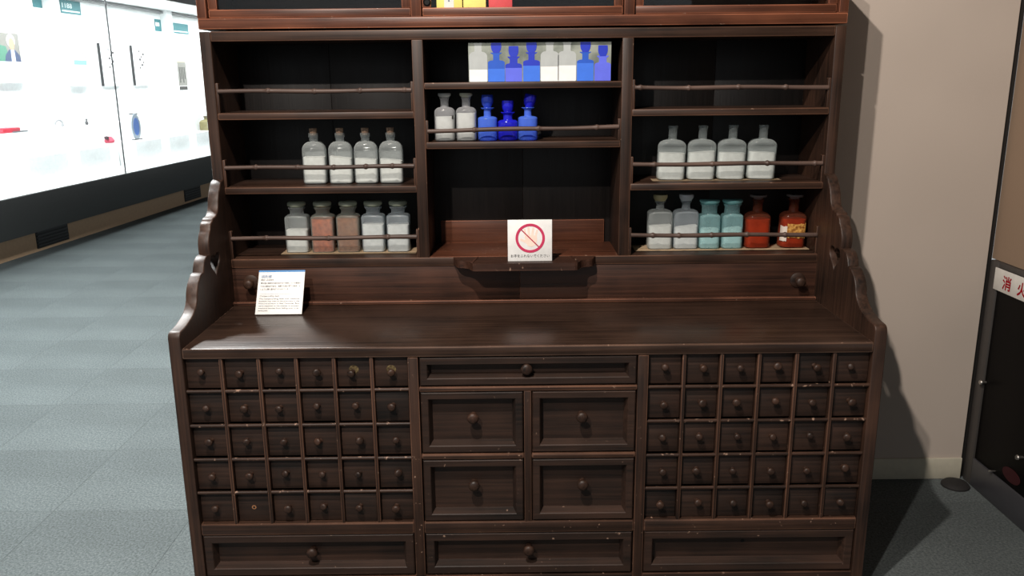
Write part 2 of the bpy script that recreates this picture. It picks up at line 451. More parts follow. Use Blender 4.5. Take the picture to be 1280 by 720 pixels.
# base: face frame
def frame(name, *a, wear=0.0, bev=0.002):
    x0, x1, y0, y1, z0, z1 = a
    ax = 'Z' if (z1 - z0) > (x1 - x0) else 'X'
    return box(name, *a, wood(ax, 'dark', wear), cab, bev)
for s, (x0, x1) in ((1, (-0.3205, -0.293)), (1, (0.2935, 0.3215))):
    frame('stile', x0, x1, 0.0, 0.03, 0.05, 0.737, wear=0.6)
for x0, x1 in ((-I, -0.3205), (-0.293, 0.2935), (0.3215, I)):
    frame('rail', x0, x1, 0.001, 0.04, 0.217, 0.252, wear=0.4, bev=0.004)
    frame('rail', x0, x1, 0.001, 0.03, 0.045, 0.084, wear=0.3)
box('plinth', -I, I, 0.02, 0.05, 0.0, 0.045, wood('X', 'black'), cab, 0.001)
frame('rail', -0.293, 0.2935, 0.001, 0.03, 0.639, 0.6525, wear=0.3, bev=0.004)
frame('rail', -0.293, -0.0115, 0.001, 0.03, 0.441, 0.4575, wear=0.6, bev=0.005)
frame('rail', 0.0085, 0.2935, 0.001, 0.03, 0.441, 0.4575, wear=0.6, bev=0.005)
frame('stile', -0.0115, 0.0085, 0.002, 0.03, 0.252, 0.639, wear=0.3)
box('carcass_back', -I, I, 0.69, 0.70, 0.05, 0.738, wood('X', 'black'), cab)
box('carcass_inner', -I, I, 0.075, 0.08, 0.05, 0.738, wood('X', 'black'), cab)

# panelled drawers
def panel_drawer(x0, x1, z0, z1, y=0.004, w1=0.018, w2=0.008, dep=0.026, kz=None, kx=None, knob=True):
    bm = bmesh.new()
    g = 0.0016
    x0 += g; x1 -= g; z0 += g; z1 -= g
    def ring(i, yy): return [bm.verts.new(c) for c in ((x0 + i, yy, z0 + i), (x1 - i, yy, z0 + i), (x1 - i, yy, z1 - i), (x0 + i, yy, z1 - i))]
    R = [ring(0, y + 0.05), ring(0, y + 0.003), ring(0.003, y), ring(w1 - 0.002, y), ring(w1, y + 0.002), ring(w1 + w2, y + dep), ring(w1 + w2, y + dep + 0.02)]
    for a, b in zip(R, R[1:]):
        for k in range(4): bm.faces.new((a[k], a[(k + 1) % 4], b[(k + 1) % 4], b[k]))
    d = emit('drawer', bm, wood('X', 'drawer', 0.2), cab)
    q = w1 + w2 - 0.001
    box('drawer_panel', x0 + q, x1 - q, y + dep, y + dep + 0.008, z0 + q, z1 - q, wood('X', 'drawer'), d)
    cx = (x0 + x1) / 2 if kx is None else kx
    cz = (z0 + z1) / 2 if kz is None else kz
    if knob: place('knob', knob_large, (cx, y + dep, cz), None, d)
    else:
        bm = bmesh.new(); lathe(bm, [(0.0055, -0.0004), (0.004, -0.0002), (0.004, 0.0)], 14, 'Y', (cx, y + dep, cz))
        emit('knob_hole', bm, plain('hole_black', (6, 5, 5), 0.9), d, label='empty dark knob hole')
panel_drawer(-0.2915, 0.292, 0.6535, 0.7365, w1=0.021, kx=-0.004, kz=0.699)
panel_drawer(-0.2915, -0.0125, 0.4585, 0.638, kx=-0.150, kz=0.560, w1=0.021)
panel_drawer(0.0095, 0.292, 0.4585, 0.638, kx=0.146, kz=0.560, w1=0.021)
panel_drawer(-0.2915, -0.0125, 0.2525, 0.440, kx=-0.151, kz=0.360, w1=0.021)
panel_drawer(0.0095, 0.292, 0.2525, 0.440, kx=0.150, kz=0.359, w1=0.021)
panel_drawer(-I, -0.322, 0.0855, 0.216, kx=-0.613, kz=0.157, w1=0.024)
panel_drawer(-0.2915, 0.292, 0.0855, 0.216, kx=0.0, kz=0.158, w1=0.024)
panel_drawer(0.323, I, 0.0855, 0.216, kx=0.61, kz=0.168, w1=0.024, knob=False)

# small drawers, six by five on either side
bm = bmesh.new(); add_box(bm, -0.0448, 0.0448, 0, 0.02, -0.0442, 0.0442, 0.0025, 2)
small_mesh, _ = to_mesh(bm, 'small_drawer', 40, False); small_mesh.materials.append(wood('X', 'drawer'))
rail_bm = bmesh.new(); lathe(rail_bm, [(0.0052, -0.0445), (0.0052, 0.0445)], 10, 'X')
rail_mesh, _ = to_mesh(rail_bm, 'grid_rail', 60, False); rail_mesh.materials.append(wood('X', 'dark', 1.2))
XL = [-0.921, -0.8186, -0.7182, -0.6183, -0.5178, -0.4175, -0.3205]
ZR = [0.7375, 0.6440, 0.5450, 0.4450, 0.3455, 0.252]
for side in (-1, 1):
    xs = XL if side < 0 else [-v for v in reversed(XL)]
    for k in range(1, 6):
        box('grid_partition', xs[k] - 0.0052, xs[k] + 0.0052, 0.004, 0.05, 0.245, 0.738, wood('Z', 'dark', 0.3), cab, 0.003)
    for c in range(6):
        a, b = xs[c] + 0.0052, xs[c + 1] - 0.0052
        if c == 0 : a = xs[0] + (0.004 if side < 0 else 0.001)
        if c == 5 : b = xs[6] - (0.001 if side < 0 else 0.004)
        for r in range(5):
            z1, z0 = ZR[r] - (0.0055 if r else 0.0), ZR[r + 1] + (0.0055 if r < 4 else 0)
            if r:
                o = place('grid_rail', rail_mesh, ((a + b) / 2, 0.0095 + random.uniform(-.001, .001), ZR[r]), None, cab)
                o.scale = ((b - a) / 0.089, 1, 1)
            loose = (side > 0 and c == 5 and r == 4) or (side < 0 and c == 4 and r == 4) or (side < 0 and c == 5 and r == 1)
            yy = 0.018 + random.uniform(-0.002, 0.002) - (0.007 if loose else 0)
            o = place('drawer', small_mesh, ((a + b) / 2, yy, (z0 + z1) / 2 - 0.0005), None, cab)
            o.scale = ((b - a - 0.0016) / 0.0896, 1, (z1 - z0 - 0.0025) / 0.0884)
            if loose: o.rotation_euler = (0, math.radians(random.uniform(-1.2, 1.2)), math.radians(random.uniform(-1, 1)))
            if side < 0 and c == 1 and r == 4:
                bm = bmesh.new(); lathe(bm, [(0.0065, -0.0012), (0.004, -0.0006), (0.004, -0.0002)], 14, 'Y')
                me, _ = to_mesh(bm, 'knob_hole', None, False)
                place('knob_hole', me, o.location + Vector((0, 0.36, 0)), plain('hole_pale', (150, 105, 70), 0.8), o, label='pale splintered knob hole')
                bm = bmesh.new(); lathe(bm, [(0.0035, -0.0016), (0.003, -0.0012)], 12, 'Y')
                me, _ = to_mesh(bm, 'knob_hole', None, False)
                place('knob_hole', me, o.location + Vector((0, 0.36, 0)), plain('hole_black', (6, 5, 5), 0.9), o)
                continue
            if side < 0 and r == 0 and c >= 4:
                bm = bmesh.new(); lathe(bm, [(0.0135, 0.0), (0.012, -0.0006), (0.004, -0.0008), (0, -0.0008)], 11, 'Y')
                me, _ = to_mesh(bm, 'worn_ring', None, False)
                place('worn_ring', me, WL[o.name] + Vector((0, 0, 0.006)), powder('worn_ochre', (48, 37, 28), (112, 98, 68), 140), o, label='pale ochre worn ring round the knob')
            kb = place('knob', knob_small, WL[o.name] + Vector((random.uniform(-.003, .003), 0, 0.004 + random.uniform(-.004, .003))), None, o)
            kb.rotation_euler = (random.uniform(-.25, .12), random.uniform(-1, 1), random.uniform(-.3, .3))
            f = random.uniform(0.88, 1.12); kb.scale = (f / o.scale.x, f, f / o.scale.z)

# bamboo guard rods with end posts
def rod(x0, z0, x1, z1, y, nodes, r=0.0068, sag=0.0):
    n = 48
    bm = bmesh.new(); rows = []
    ts = sorted(set([k / n for k in range(n + 1)] + [t + d for t in nodes for d in (-0.012, -0.006, 0, 0.006, 0.012) if 0 < t + d < 1]))
    for t in ts:
        x = x0 + (x1 - x0) * t
        z = z0 + (z1 - z0) * t + sag * math.sin(PI * t) + 0.0012 * math.sin(9 * t + x0 * 7)
        rr = r * (1 - 0.06 * math.sin(11 * t))
        for q in nodes:
            d = abs(t - q)
            if d < 0.012: rr = r * (1 + 0.38 * (1 - d / 0.012))
        rows.append([bm.verts.new((x, y + rr * math.cos(2 * PI * k / 10), z + rr * math.sin(2 * PI * k / 10))) for k in range(10)])
    for a, b in zip(rows, rows[1:]):
        for k in range(10): bm.faces.new((a[k], a[(k + 1) % 10], b[(k + 1) % 10], b[k]))
    bm.faces.new(rows[0]); bm.faces.new(rows[-1])
    emit('bamboo_rod', bm, wood('X', 'bamboo'), cab, 50)
def posts(x0, x1, zs, zt):
    box('rod_post', x0, x0 + 0.0075, D + 0.004, D + 0.022, zs, zt, DZ, cab, 0.0015)
    box('rod_post', x1 - 0.0075, x1, D + 0.004, D + 0.022, zs, zt, DZ, cab, 0.0015)
RY = D + 0.006
for (x0, x1, zs, za, zb, nd) in (
        (-I, -0.3285, 1.360, 1.4235, 1.4215, (0.26, 0.50, 0.735, 0.965)),
        (-I, -0.3285, 1.137, 1.1965, 1.1965, (0.165, 0.385, 0.575, 0.745, 0.885)),
        (-I, -0.3285, 0.913, 0.9775, 0.9775, (0.19, 0.525, 0.845)),
        (0.3255, I, 1.360, 1.4225, 1.4195, (0.03, 0.28, 0.535, 0.78)),
        (0.3255, I, 1.137, 1.1945, 1.1945, (0.115, 0.42, 0.71, 0.96)),
        (0.3255, I, 0.913, 0.9755, 0.9725, (0.12, 0.26, 0.435, 0.625, 0.83)),
        (-0.296, 0.2928, 1.268, 1.3015, 1.3085, (0.245, 0.58, 0.885))):
    rod(x0 + 0.006, za, x1 - 0.006, zb, RY, nd)
    posts(x0, x1, zs, max(za, zb) + 0.024)

# ------------------------------------------------------------------ upper glass-door cabinet
UB, UT = 1.6005, 1.80
up = empty('glass_door_cabinet', (0, 0.585, UB))
tag(up, 'low reddish wooden glass-door cabinet set on top of the shelf unit', 'cabinet')
RX, RZ = wood('X', 'red'), wood('Z', 'red')
box('base_board', -W, W, D, BK, UB, 1.631, RX, up, 0.003)
box('top_board', -W, W, D, BK, UT - 0.025, UT, RX, up, 0.003)
box('back_board', -W + .02, W - .02, BK - 0.012, BK, 1.631, UT - 0.025, wood('X', 'mid'), up)
for s in (-1, 1):
    box('side_board', min(s * W, s * (W - 0.027)), max(s * W, s * (W - 0.027)), D, BK - 0.013, 1.631, UT - 0.025, RZ, up, 0.002)
for x0, x1 in ((-0.327, -0.297), (0.2955, 0.3255)):
    box('mullion', x0, x1, D, D + 0.03, 1.631, UT - 0.025, RZ, up, 0.002)
def sash(x0, x1, y):
    z0, z1 = 1.6325, UT - 0.026
    d = box('door', x0, x1, y, y + 0.02, z0, z0 + 0.024, RX, up, 0.003)
    box('door_rail', x0, x1, y, y + 0.02, z1 - 0.024, z1, RX, d, 0.003)
    box('door_stile', x0, x0 + 0.026, y + .0005, y + 0.0195, z0 + 0.024, z1 - 0.024, RZ, d, 0.002)
    box('door_stile', x1 - 0.026, x1, y + .0005, y + 0.0195, z0 + 0.024, z1 - 0.024, RZ, d, 0.002)
    box('pane', x0 + 0.026, x1 - 0.026, y + 0.009, y + 0.011, z0 + 0.024, z1 - 0.024, pane_mat(), d)
    return d
sash(-0.921, -0.329, D + 0.014)
mid = sash(-0.295, 0.2935, D + 0.014)
sash(0.3275, 0.921, D + 0.014)
bm = bmesh.new(); lathe(bm, [(0, 0), (0.011, 0), (0.011, -0.002), (0.008, -0.0035), (0.0075, -0.001), (0, -0.001)], 20, 'Y', (-0.2805, D + 0.014, 1.672))
emit('finger_pull', bm, plain('iron_black', (14, 13, 12), 0.4, 0.6), mid, 40, label='small black round finger pull')

def packet(label, x0, x1, col, strip=None, h=0.10):
    e = empty('paper_box', ((x0 + x1) / 2, 0.53, 1.6315)); tag(e, label, 'box', 'paper boxes behind the middle glass door')
    box('carton', x0, x1, 0.492, 0.572, 1.6315, 1.6315 + h, plain('paper_%d_%d_%d' % col, col, 0.6), e, 0.001)
    box('lid', x0 - .0005, x1 + .0005, 0.4915, 0.5725, 1.6315 + h - 0.02, 1.6315 + h + 0.001, plain('paper_%d_%d_%d' % col, col, 0.6), e, 0.001)
    if strip:
        box('front_label', strip[0], strip[1], 0.4912, 0.492, 1.634, 1.6315 + h - 0.022, plain('paper_white', (226, 224, 220), 0.6), e)
        cx = (strip[0] + strip[1]) / 2
        bm = bmesh.new(); lathe(bm, [(0, 0), (0.0026, 0), (0.0026, -0.0004), (0, -0.0004)], 10, 'Y', (cx, 0.4912, 1.677)); emit('printed_dot', bm, plain('ink_grey', (90, 96, 120), 0.6), e)
packet('yellow paper box with white front label behind the middle glass door', -0.2545, -0.179, (246, 226, 120), (-0.232, -0.2035))
packet('plain yellow paper box between the labelled yellow and red boxes', -0.1755, -0.109, (248, 230, 126))
packet('red paper box with pale edges behind the middle glass door', -0.1005, -0.031, (222, 70, 74))

# ------------------------------------------------------------------ bottles
CLEAR = lambda: glass('glass_clear', (204, 212, 212), 0.27)
PALEB = lambda: glass('glass_pale_blue', (198, 210, 218), 0.27)
TEAL = lambda: glass('glass_teal', (158, 202, 206), 0.36, tint=(224, 240, 240))
AMBER = lambda: glass('glass_amber', (128, 74, 56), 0.24, tint=(246, 190, 150))
BLUE = lambda: glass('glass_cobalt', (84, 124, 238), 0.62, 0.1, (90, 130, 245))
BLUED = lambda: glass('glass_deep_cobalt', (34, 36, 198), 0.78, 0.1, (50, 60, 230))
STOP = lambda: glass('stopper_glass', (150, 158, 148), 0.72)
WHITEP = lambda: powder('powder_white', (226, 224, 220), (240, 238, 234))
def curve_rings(pts, hd_k, n_body, n_neck, z_sh):
    """pts (z, half width); square section below z_sh, round above"""
    R = []
    for z, hw in pts:
        f = min(1, max(0, (z - z_sh[0]) / max(1e-6, z_sh[1] - z_sh[0])))
        n = n_body + (n_neck - n_body) * f
        hd = hw * hd_k * (1 - f) + hw * f
        R.append((z, hw, hd, n))
    return R
def shoulder(z0, w0, z1, w1, k=6):
    return [(z0 + (z1 - z0) * math.sin(PI / 2 * t), w1 + (w0 - w1) * (math.cos(PI / 2 * t))) for t in [j / k for j in range(k + 1)]]
KIND = {
 # body outline (z, half width), section depth ratio, body squareness, shoulder zone, stopper outline
 'cork': dict(w=.0365, body=[(0, .030), (.002, .034), (.006, .0362), (.012, .0365), (.100, .0365)] + shoulder(.102, .0365, .131, .0135) + [(.134, .0128), (.1435, .0126), (.1437, .0148), (.155, .0150), (.1565, .0142)],
              k=.58, n=4.5, zone=(.100, .131), stop=[(.150, .0095), (.157, .0112), (.1705, .0120), (.1715, .0112)], top=.10),
 'jar': dict(w=.0365, body=[(0, .0335), (.002, .0357), (.005, .0365), (.110, .0365)] + shoulder(.111, .0365, .121, .0225) + [(.124, .0215), (.134, .0218), (.139, .0262), (.1425, .0280), (.1440, .0272)],
             k=.85, n=6, zone=(.108, .122), stop=[(.1442, .0190), (.1465, .0235), (.149, .0285), (.156, .0295), (.160, .0275), (.162, .022)], top=.108),
 'flask': dict(w=.043, body=[(0, .036), (.002, .0405), (.006, .0427), (.012, .043), (.102, .043)] + shoulder(.104, .043, .1255, .0145) + [(.128, .0130), (.156, .0128), (.158, .0142), (.164, .0148), (.1675, .0142)],
               k=.52, n=4.5, zone=(.102, .127), stop=None, top=.10),
 'vial': dict(w=.0388, body=[(0, .0358), (.002, .038), (.005, .0388), (.112, .0388)] + shoulder(.1135, .0388, .127, .0138) + [(.130, .0128), (.146, .0128), (.150, .0170), (.1535, .0178)],
              k=.7, n=6, zone=(.110, .128), stop=[(.1537, .0165), (.157, .0185), (.163, .0222), (.171, .0228), (.174, .0215)], top=.108),
 'wide': dict(w=.0325, body=[(0, .030), (.002, .0318), (.005, .0325), (.101, .0325)] + shoulder(.102, .0325, .110, .0252) + [(.113, .0243), (.134, .0243), (.139, .0285), (.1415, .0295)],
              k=.9, n=6, zone=(.099, .111), stop=[(.1417, .0245), (.145, .0285), (.149, .0322), (.1535, .0322), (.1560, .0295)], top=.099),
 'amber': dict(w=.0395, body=[(0, .0365), (.002, .0388), (.005, .0395), (.094, .0395)] + shoulder(.096, .0395, .1145, .0160) + [(.118, .0150), (.148, .0146), (.152, .0185), (.155, .0192)],
               k=.85, n=4.2, zone=(.092, .116), stop=[(.1552, .014), (.160, .0170), (.163, .0262), (.1675, .0268), (.1695, .025)], top=.093),
 'white': dict(w=.0315, body=[(0, .028), (.002, .0305), (.005, .0315), (.084, .0315)] + shoulder(.086, .0315, .1015, .0135) + [(.105, .0122), (.124, .0124), (.128, .0150), (.130, .0152)],
               k=.9, n=3.2, zone=(.084, .103), stop=[(.1302, .0125), (.133, .0165), (.136, .0198), (.1405, .0200), (.143, .0185)], top=.084),
 'cobalt': dict(w=.0298, body=[(0, .0275), (.002, .0292), (.005, .0298), (.063, .0298)] + shoulder(.065, .0298, .0725, .0120) + [(.076, .0110), (.092, .0112), (.0960, .0190), (.0975, .0202), (.0985, .0198)],
                k=.95, n=2.6, zone=(.062, .074), stop=[(.097, .0105), (.101, .0120), (.108, .0165), (.118, .0185), (.128, .0182), (.1345, .0172), (.137, .0165), (.1372, .012)], top=.062),
 'cobalt_short': dict(w=.0305, body=[(0, .028), (.002, .0298), (.005, .0305), (.052, .0305)] + shoulder(.054, .0305, .062, .0150) + [(.066, .0140), (.077, .0142), (.0815, .0205), (.0840, .0222), (.085, .0215)],
                k=.95, n=2.6, zone=(.052, .064), stop=[(.083, .0115), (.087, .0125), (.094, .0165), (.103, .0182), (.112, .0178), (.119, .0172), (.1195, .013)], top=.05),
}
def bottle(kind, x, yfront, z, label, cat, gl, group=None, fill=None, fill_mat=None, stop_mat=None, stop_shift=0.0, tilt=0.0, scale=1.0, stop_tilt=0.0, name='glass_bottle', slope=0.0):
    K = KIND[kind]
    hd = K['w'] * K['k']
    e = empty(name, (x, yfront + hd * scale, z), local=True); tag(e, label, 'bottle', group)
    e.rotation_euler = (0, tilt, 0); e.scale = (scale, scale, scale)
    bm = bmesh.new(); loft(bm, curve_rings(K['body'], K['k'], K['n'], 2.0, K['zone']))
    emit('body', bm, gl, e, 50)
    if fill:
        t = 0.0028
        pts = [(max(t, a), max(.003, w - t)) for a, w in K['body'] if a <= K['top'] and a < fill]
        pts.append((min(fill, K['top'] if not pts else fill), pts[-1][1]))
        bm = bmesh.new(); loft(bm, curve_rings(pts, K['k'], K['n'], 2.0, K['zone']))
        for v in bm.verts:
            if v.co.z > fill - 1e-5: v.co.z += slope * v.co.x
        emit('contents', bm, fill_mat, e, 50)
    if K['stop']:
        bm = bmesh.new(); loft(bm, [(a, w, w, 2.0) for a, w in K['stop']], 24)
        o = emit('stopper', bm, stop_mat or STOP(), e, 45)
        if stop_tilt: o.rotation_euler = (0, stop_tilt, 0); o.location.x += stop_shift
    return e
CORK = powder('cork', (138, 112, 94), (188, 160, 138), 160)
nth = ['first', 'second', 'third', 'fourth']
for k, (x, f, sl) in enumerate(((-0.653, .084, 0.0), (-0.571, .082, -.12), (-0.492, .076, -.08), (-0.4135, .073, -.1))):
    bottle('cork', x, 0.512, 1.1375, ['leftmost of the four corked bottles of white powder', 'second from left of the four corked bottles of white powder',
           'third from left of the four corked bottles of white powder', 'rightmost of the four corked bottles, next to the divider'][k], 'bottle', CLEAR(),
           'corked bottles on the left middle shelf', f, WHITEP(), CORK, slope=sl)
jar = [(-0.726, .072, WHITEP(), 'leftmost square jar, cloudy with white powder and glass stopper', CLEAR()),
       (-0.6435, .107, powder('powder_orange', (150, 62, 34), (196, 98, 60), 90), 'square glass jar filled with orange powder on the left lower shelf', glass('glass_jar', (196, 200, 190), 0.22)),
       (-0.562, .110, powder('powder_brown', (128, 70, 44), (152, 92, 60), 90), 'square glass jar filled with brown powder on the left lower shelf', glass('glass_jar', (196, 200, 190), 0.22)),
       (-0.482, .088, WHITEP(), 'square jar of white powder just right of the brown powder jar', PALEB()),
       (-0.402, .085, WHITEP(), 'square jar of white powder closest to the divider, left lower shelf', PALEB())]
for x, f, pm, lb, g in jar:
    bottle('jar', x, 0.522, 0.917, lb, 'jar', g, 'stoppered jars on the left lower shelf', f, pm, glass('stopper_olive', (186, 194, 172), 0.75), name='stoppered_jar')['category'] = 'jar'
for k, (x, f, sl) in enumerate(((0.462, .084, 0.0), (0.556, .086, .09), (0.650, .083, 0.0), (0.745, .084, -.03))):
    bottle('flask', x, 0.515, 1.1385, ['leftmost open-necked flask of white powder on right middle shelf', 'second from left open-necked flask of white powder, right middle shelf',
           'third from left open-necked flask of white powder, right middle shelf', 'rightmost open-necked flask of white powder, right middle shelf'][k], 'bottle', glass('glass_grey', (196, 206, 206), 0.27),
           'open flasks on the right middle shelf', f, WHITEP(), slope=sl, tilt=0.03)
bottle('vial', 0.437, 0.525, 0.916, 'clear square bottle with yellowish stopper, leftmost on right lower shelf', 'bottle', CLEAR(), 'bottles on the right lower shelf', .074, WHITEP(), glass('stopper_yellow', (206, 196, 150), 0.78), slope=.06)
bottle('vial', 0.520, 0.525, 0.916, 'clear square bottle with clear stopper, left of the teal jars', 'bottle', PALEB(), 'bottles on the right lower shelf', .070, WHITEP(), glass('stopper_clear', (214, 222, 226), 0.75), slope=.12)
bottle('wide', 0.596, 0.525, 0.916, 'teal wide-mouthed jar beside the clear bottles', 'jar', TEAL(), 'bottles on the right lower shelf', .062, powder('powder_teal', (214, 226, 226), (232, 240, 238)), glass('stopper_teal', (140, 206, 208), 0.72), name='stoppered_jar')['category'] = 'jar'
bottle('wide', 0.669, 0.525, 0.916, 'teal wide-mouthed jar beside the amber bottle', 'jar', TEAL(), 'bottles on the right lower shelf', .062, powder('powder_teal', (214, 226, 226), (232, 240, 238)), glass('stopper_teal', (140, 206, 208), 0.72), slope=.12, name='stoppered_jar')['category'] = 'jar'
AMF = powder('amber_liquid', (150, 66, 38), (186, 92, 56), 20)
DKS = glass('stopper_dark', (126, 116, 114), 0.7)
bottle('amber', 0.752, 0.525, 0.916, 'amber glass bottle without a label on the right lower shelf', 'bottle', AMBER(), 'bottles on the right lower shelf', .092, AMF, DKS)
am = bottle('amber', 0.864, 0.525, 0.916, 'amber glass bottle with torn gold and white label', 'bottle', AMBER(), 'bottles on the right lower shelf', .092, AMF, DKS, tilt=0.03)
# its torn label, curved round the front of the body
def wrap_label(e, K, z0, z1, t0, t1, mat, off=0.0005, name='label_paper', rag=0.0):
    bm = bmesh.new(); rows = []
    hw, hd, n = K['w'] + off, K['w'] * K['k'] + off, K['n']
    for i in range(13):
        t = t0 + (t1 - t0) * i / 12
        c, q = math.cos(t), math.sin(t)
        p = (hw * math.copysign(abs(c) ** (2 / n), c), hd * math.copysign(abs(q) ** (2 / n), q))
        rows.append((bm.verts.new((*p, z0 + random.uniform(-rag, rag))), bm.verts.new((*p, z1 + random.uniform(-rag, rag)))))
    for a, b in zip(rows, rows[1:]): bm.faces.new((a[0], b[0], b[1], a[1]))
    r = bmesh.ops.extrude_face_region(bm, geom=list(bm.faces))
    for v in [g for g in r['geom'] if isinstance(g, bmesh.types.BMVert)]: v.co.x *= 1.012; v.co.y *= 1.012
    emit(name, bm, mat, e, 60)
KA = KIND['amber']
wrap_label(am, KA, .022, .070, -PI * .97, -PI * .62, plain('label_white', (206, 196, 184), 0.7), rag=.002)
wrap_label(am, KA, .034, .080, -PI * .62, -PI * .25, powder('label_gold', (116, 66, 24), (208, 158, 84), 120), rag=.003)
# cream board strips under the bottles
strip = plain('strip_cream', (160, 138, 110), 0.7)
def base_strip(x0, x1, z, lb, y0, y1, th=0.0028):
    o = box('base_strip', x0, x1, y0, y1, z, z + th, strip, None, 0.0006); tag(o, lb, 'board strip')
base_strip(-0.776, -0.345, 0.9131, 'thin cream board strip under the left lower jars', 0.514, 0.602, 0.0035)
base_strip(0.355, 0.912, 0.9131, 'thin cream board strip under the right lower bottles', 0.516, 0.606, 0.0026)
base_strip(0.404, 0.806, 1.1371, 'thin cream board strip under the open flasks', 0.506, 0.566, 0.0012)
# middle shelf: two white, three cobalt
wb_ = bottle('white', -0.241, 0.487, 1.2685, 'leftmost pale round bottle of white powder with dark chip, middle shelf', 'bottle', glass('glass_smoke', (196, 198, 202), 0.3), 'bottles on the middle shelf', .073, WHITEP(), glass('stopper_smoke', (204, 206, 204), 0.74))
wrap_label(wb_, KIND['white'], .066, .077, -PI * .30, -PI * .22, plain('chip_dark', (26, 24, 24), .7), name='dark_chip')
bottle('white', -0.175, 0.487, 1.2685, 'pale round bottle of white powder beside the cobalt bottles', 'bottle', glass('glass_smoke', (196, 198, 202), 0.3), 'bottles on the middle shelf', .083, WHITEP(), glass('stopper_moss', (198, 200, 180), 0.74))
bottle('cobalt', -0.110, 0.487, 1.2685, 'lighter cobalt blue bottle with upright ball stopper, left of three', 'bottle', BLUE(), 'bottles on the middle shelf', None, None, glass('glass_cobalt_stop', (48, 76, 200), 0.74, .1, (60, 90, 220)))
bottle('cobalt_short', -0.0475, 0.487, 1.2685, 'shortest, deepest blue bottle in the middle of the three cobalt ones', 'bottle', BLUED(), 'bottles on the middle shelf', None, None, BLUED())
bottle('cobalt', 0.014, 0.487, 1.2685, 'cobalt blue bottle with crooked ball stopper, right of three', 'bottle', BLUE(), 'bottles on the middle shelf', None, None, BLUED(), stop_tilt=0.2, stop_shift=0.006)

# printed board with a row of bottles, top of the middle bay
CX0, CX1, CY, CZ0, CZ1 = -0.163, 0.262, 0.474, 1.4435, 1.5575
board = empty('picture_board', (0.05, CY, CZ0)); tag(board, 'printed board picturing eight bottles, on the top middle shelf', 'picture board')
box('backing', CX0, CX1, CY, CY + 0.006, CZ0, CZ1, powder('print_ground', (96, 104, 98), (150, 156, 148), 14), board, 0.0004)
def silhouette(x, pts, zlo, zhi, mat, par, lift, zmax, name):
    """flat printed shape between heights zlo and zhi of an outline"""
    P = [(z, w) for z, w in pts]
    def wat(z):
        for (a, wa), (b, wb) in zip(P, P[1:]):
            if a <= z <= b: return wa + (wb - wa) * ((z - a) / (b - a) if b > a else 0)
        return P[-1][1]
    zz = [zlo] + [z for z, _ in P if zlo < z < zhi] + [zhi]
    L = [(max(CX0 + .0005, x - wat(z)), CZ0 + min(zmax, z)) for z in zz]; R = [(min(CX1 - .0005, x + wat(z)), CZ0 + min(zmax, z)) for z in zz]
    bm = bmesh.new()
    rows = [[bm.verts.new((p[0], yy, p[1])) for yy in (CY - lift, CY - lift + 0.0003) for p in (l, r)] for l, r in zip(L, R)]
    for q, t in zip(rows, rows[1:]):
        for i, j in ((0, 1), (1, 3), (3, 2), (2, 0)): bm.faces.new((q[i], q[j], t[j], t[i]))
    for q in (rows[0], rows[-1]): bm.faces.new((q[0], q[1], q[3], q[2]))
    bmesh.ops.remove_doubles(bm, verts=bm.verts, dist=1e-7)
    return emit(name, bm, mat, par)
P_W = plain('print_white', (228, 230, 230), 0.5); P_G = plain('print_grey', (168, 174, 174), 0.5)
P_B1 = plain('print_blue', (58, 112, 220), 0.4); P_B2 = plain('print_blue_dark', (32, 52, 178), 0.4); P_B3 = plain('print_violet', (92, 104, 222), 0.4)
PT = 0.1125
s = 0.86
def pw(kind, w): return [(a * s, b * w) for a, b in KIND[kind]['body']], [(a * s, b * w) for a, b in (KIND[kind]['stop'] or [])]
pxm = 0.002408
def printed(kind, x, wk, lv, lower, upper, head, i):
    b, st = pw(kind, wk)
    top = b[-1][0]
    o = silhouette(x, b, 0.0008, lv, lower, board, 0.0006, PT, 'printed_bottle')
    silhouette(x, b, lv, min(top, PT), upper, o, 0.0006, PT, 'printed_shoulder')
    if st and st[0][0] < PT: silhouette(x, st, st[0][0], min(st[-1][0], PT), head, o, 0.0009, PT, 'printed_stopper')
for i, (px, kd, wk, lv, a, b, c) in enumerate(((597.0, 'white', .86, .036, P_W, P_G, P_G), (619.4, 'cobalt', .84, .038, P_B1, plain('print_mid', (36, 84, 186), .4), P_B2), (640.8, 'cobalt_short', .82, .040, P_B3, P_B2, P_B2),
        (663.0, 'cobalt', .84, .046, P_B1, P_B2, P_B2), (685.5, 'white', .86, .043, P_W, P_G, P_G), (707.0, 'white', .86, .046, P_W, P_G, P_G), (729.6, 'cobalt', .84, .052, P_B1, plain('print_mid', (36, 84, 186), .4), P_B2), (751.2, 'cobalt_short', .80, .050, P_B3, P_B3, P_B2))):
    printed(kd, CX0 + (px - 585) * pxm, wk, lv, a, b, c, i)

# ------------------------------------------------------------------ cards
PAPER = plain('card_white', (232, 233, 232), 0.45)
def local_box(name, x0, x1, y0, y1, z0, z1, mat, par, bev=0, label=None):
    return box(name, x0, x1, y0, y1, z0, z1, mat, par, bev, label)
def put_text(body, size, x0, x1, z, par, mat, y=-0.0006, name='lettering'):
    me = fit_text(text_mesh(body, size), x0, x1)
    for v in me.vertices: v.co = (v.co.x, 0, v.co.y)
    return place(name, me, (0, y, z), mat, par)
INK = plain('ink_black', (28, 28, 30), 0.7)
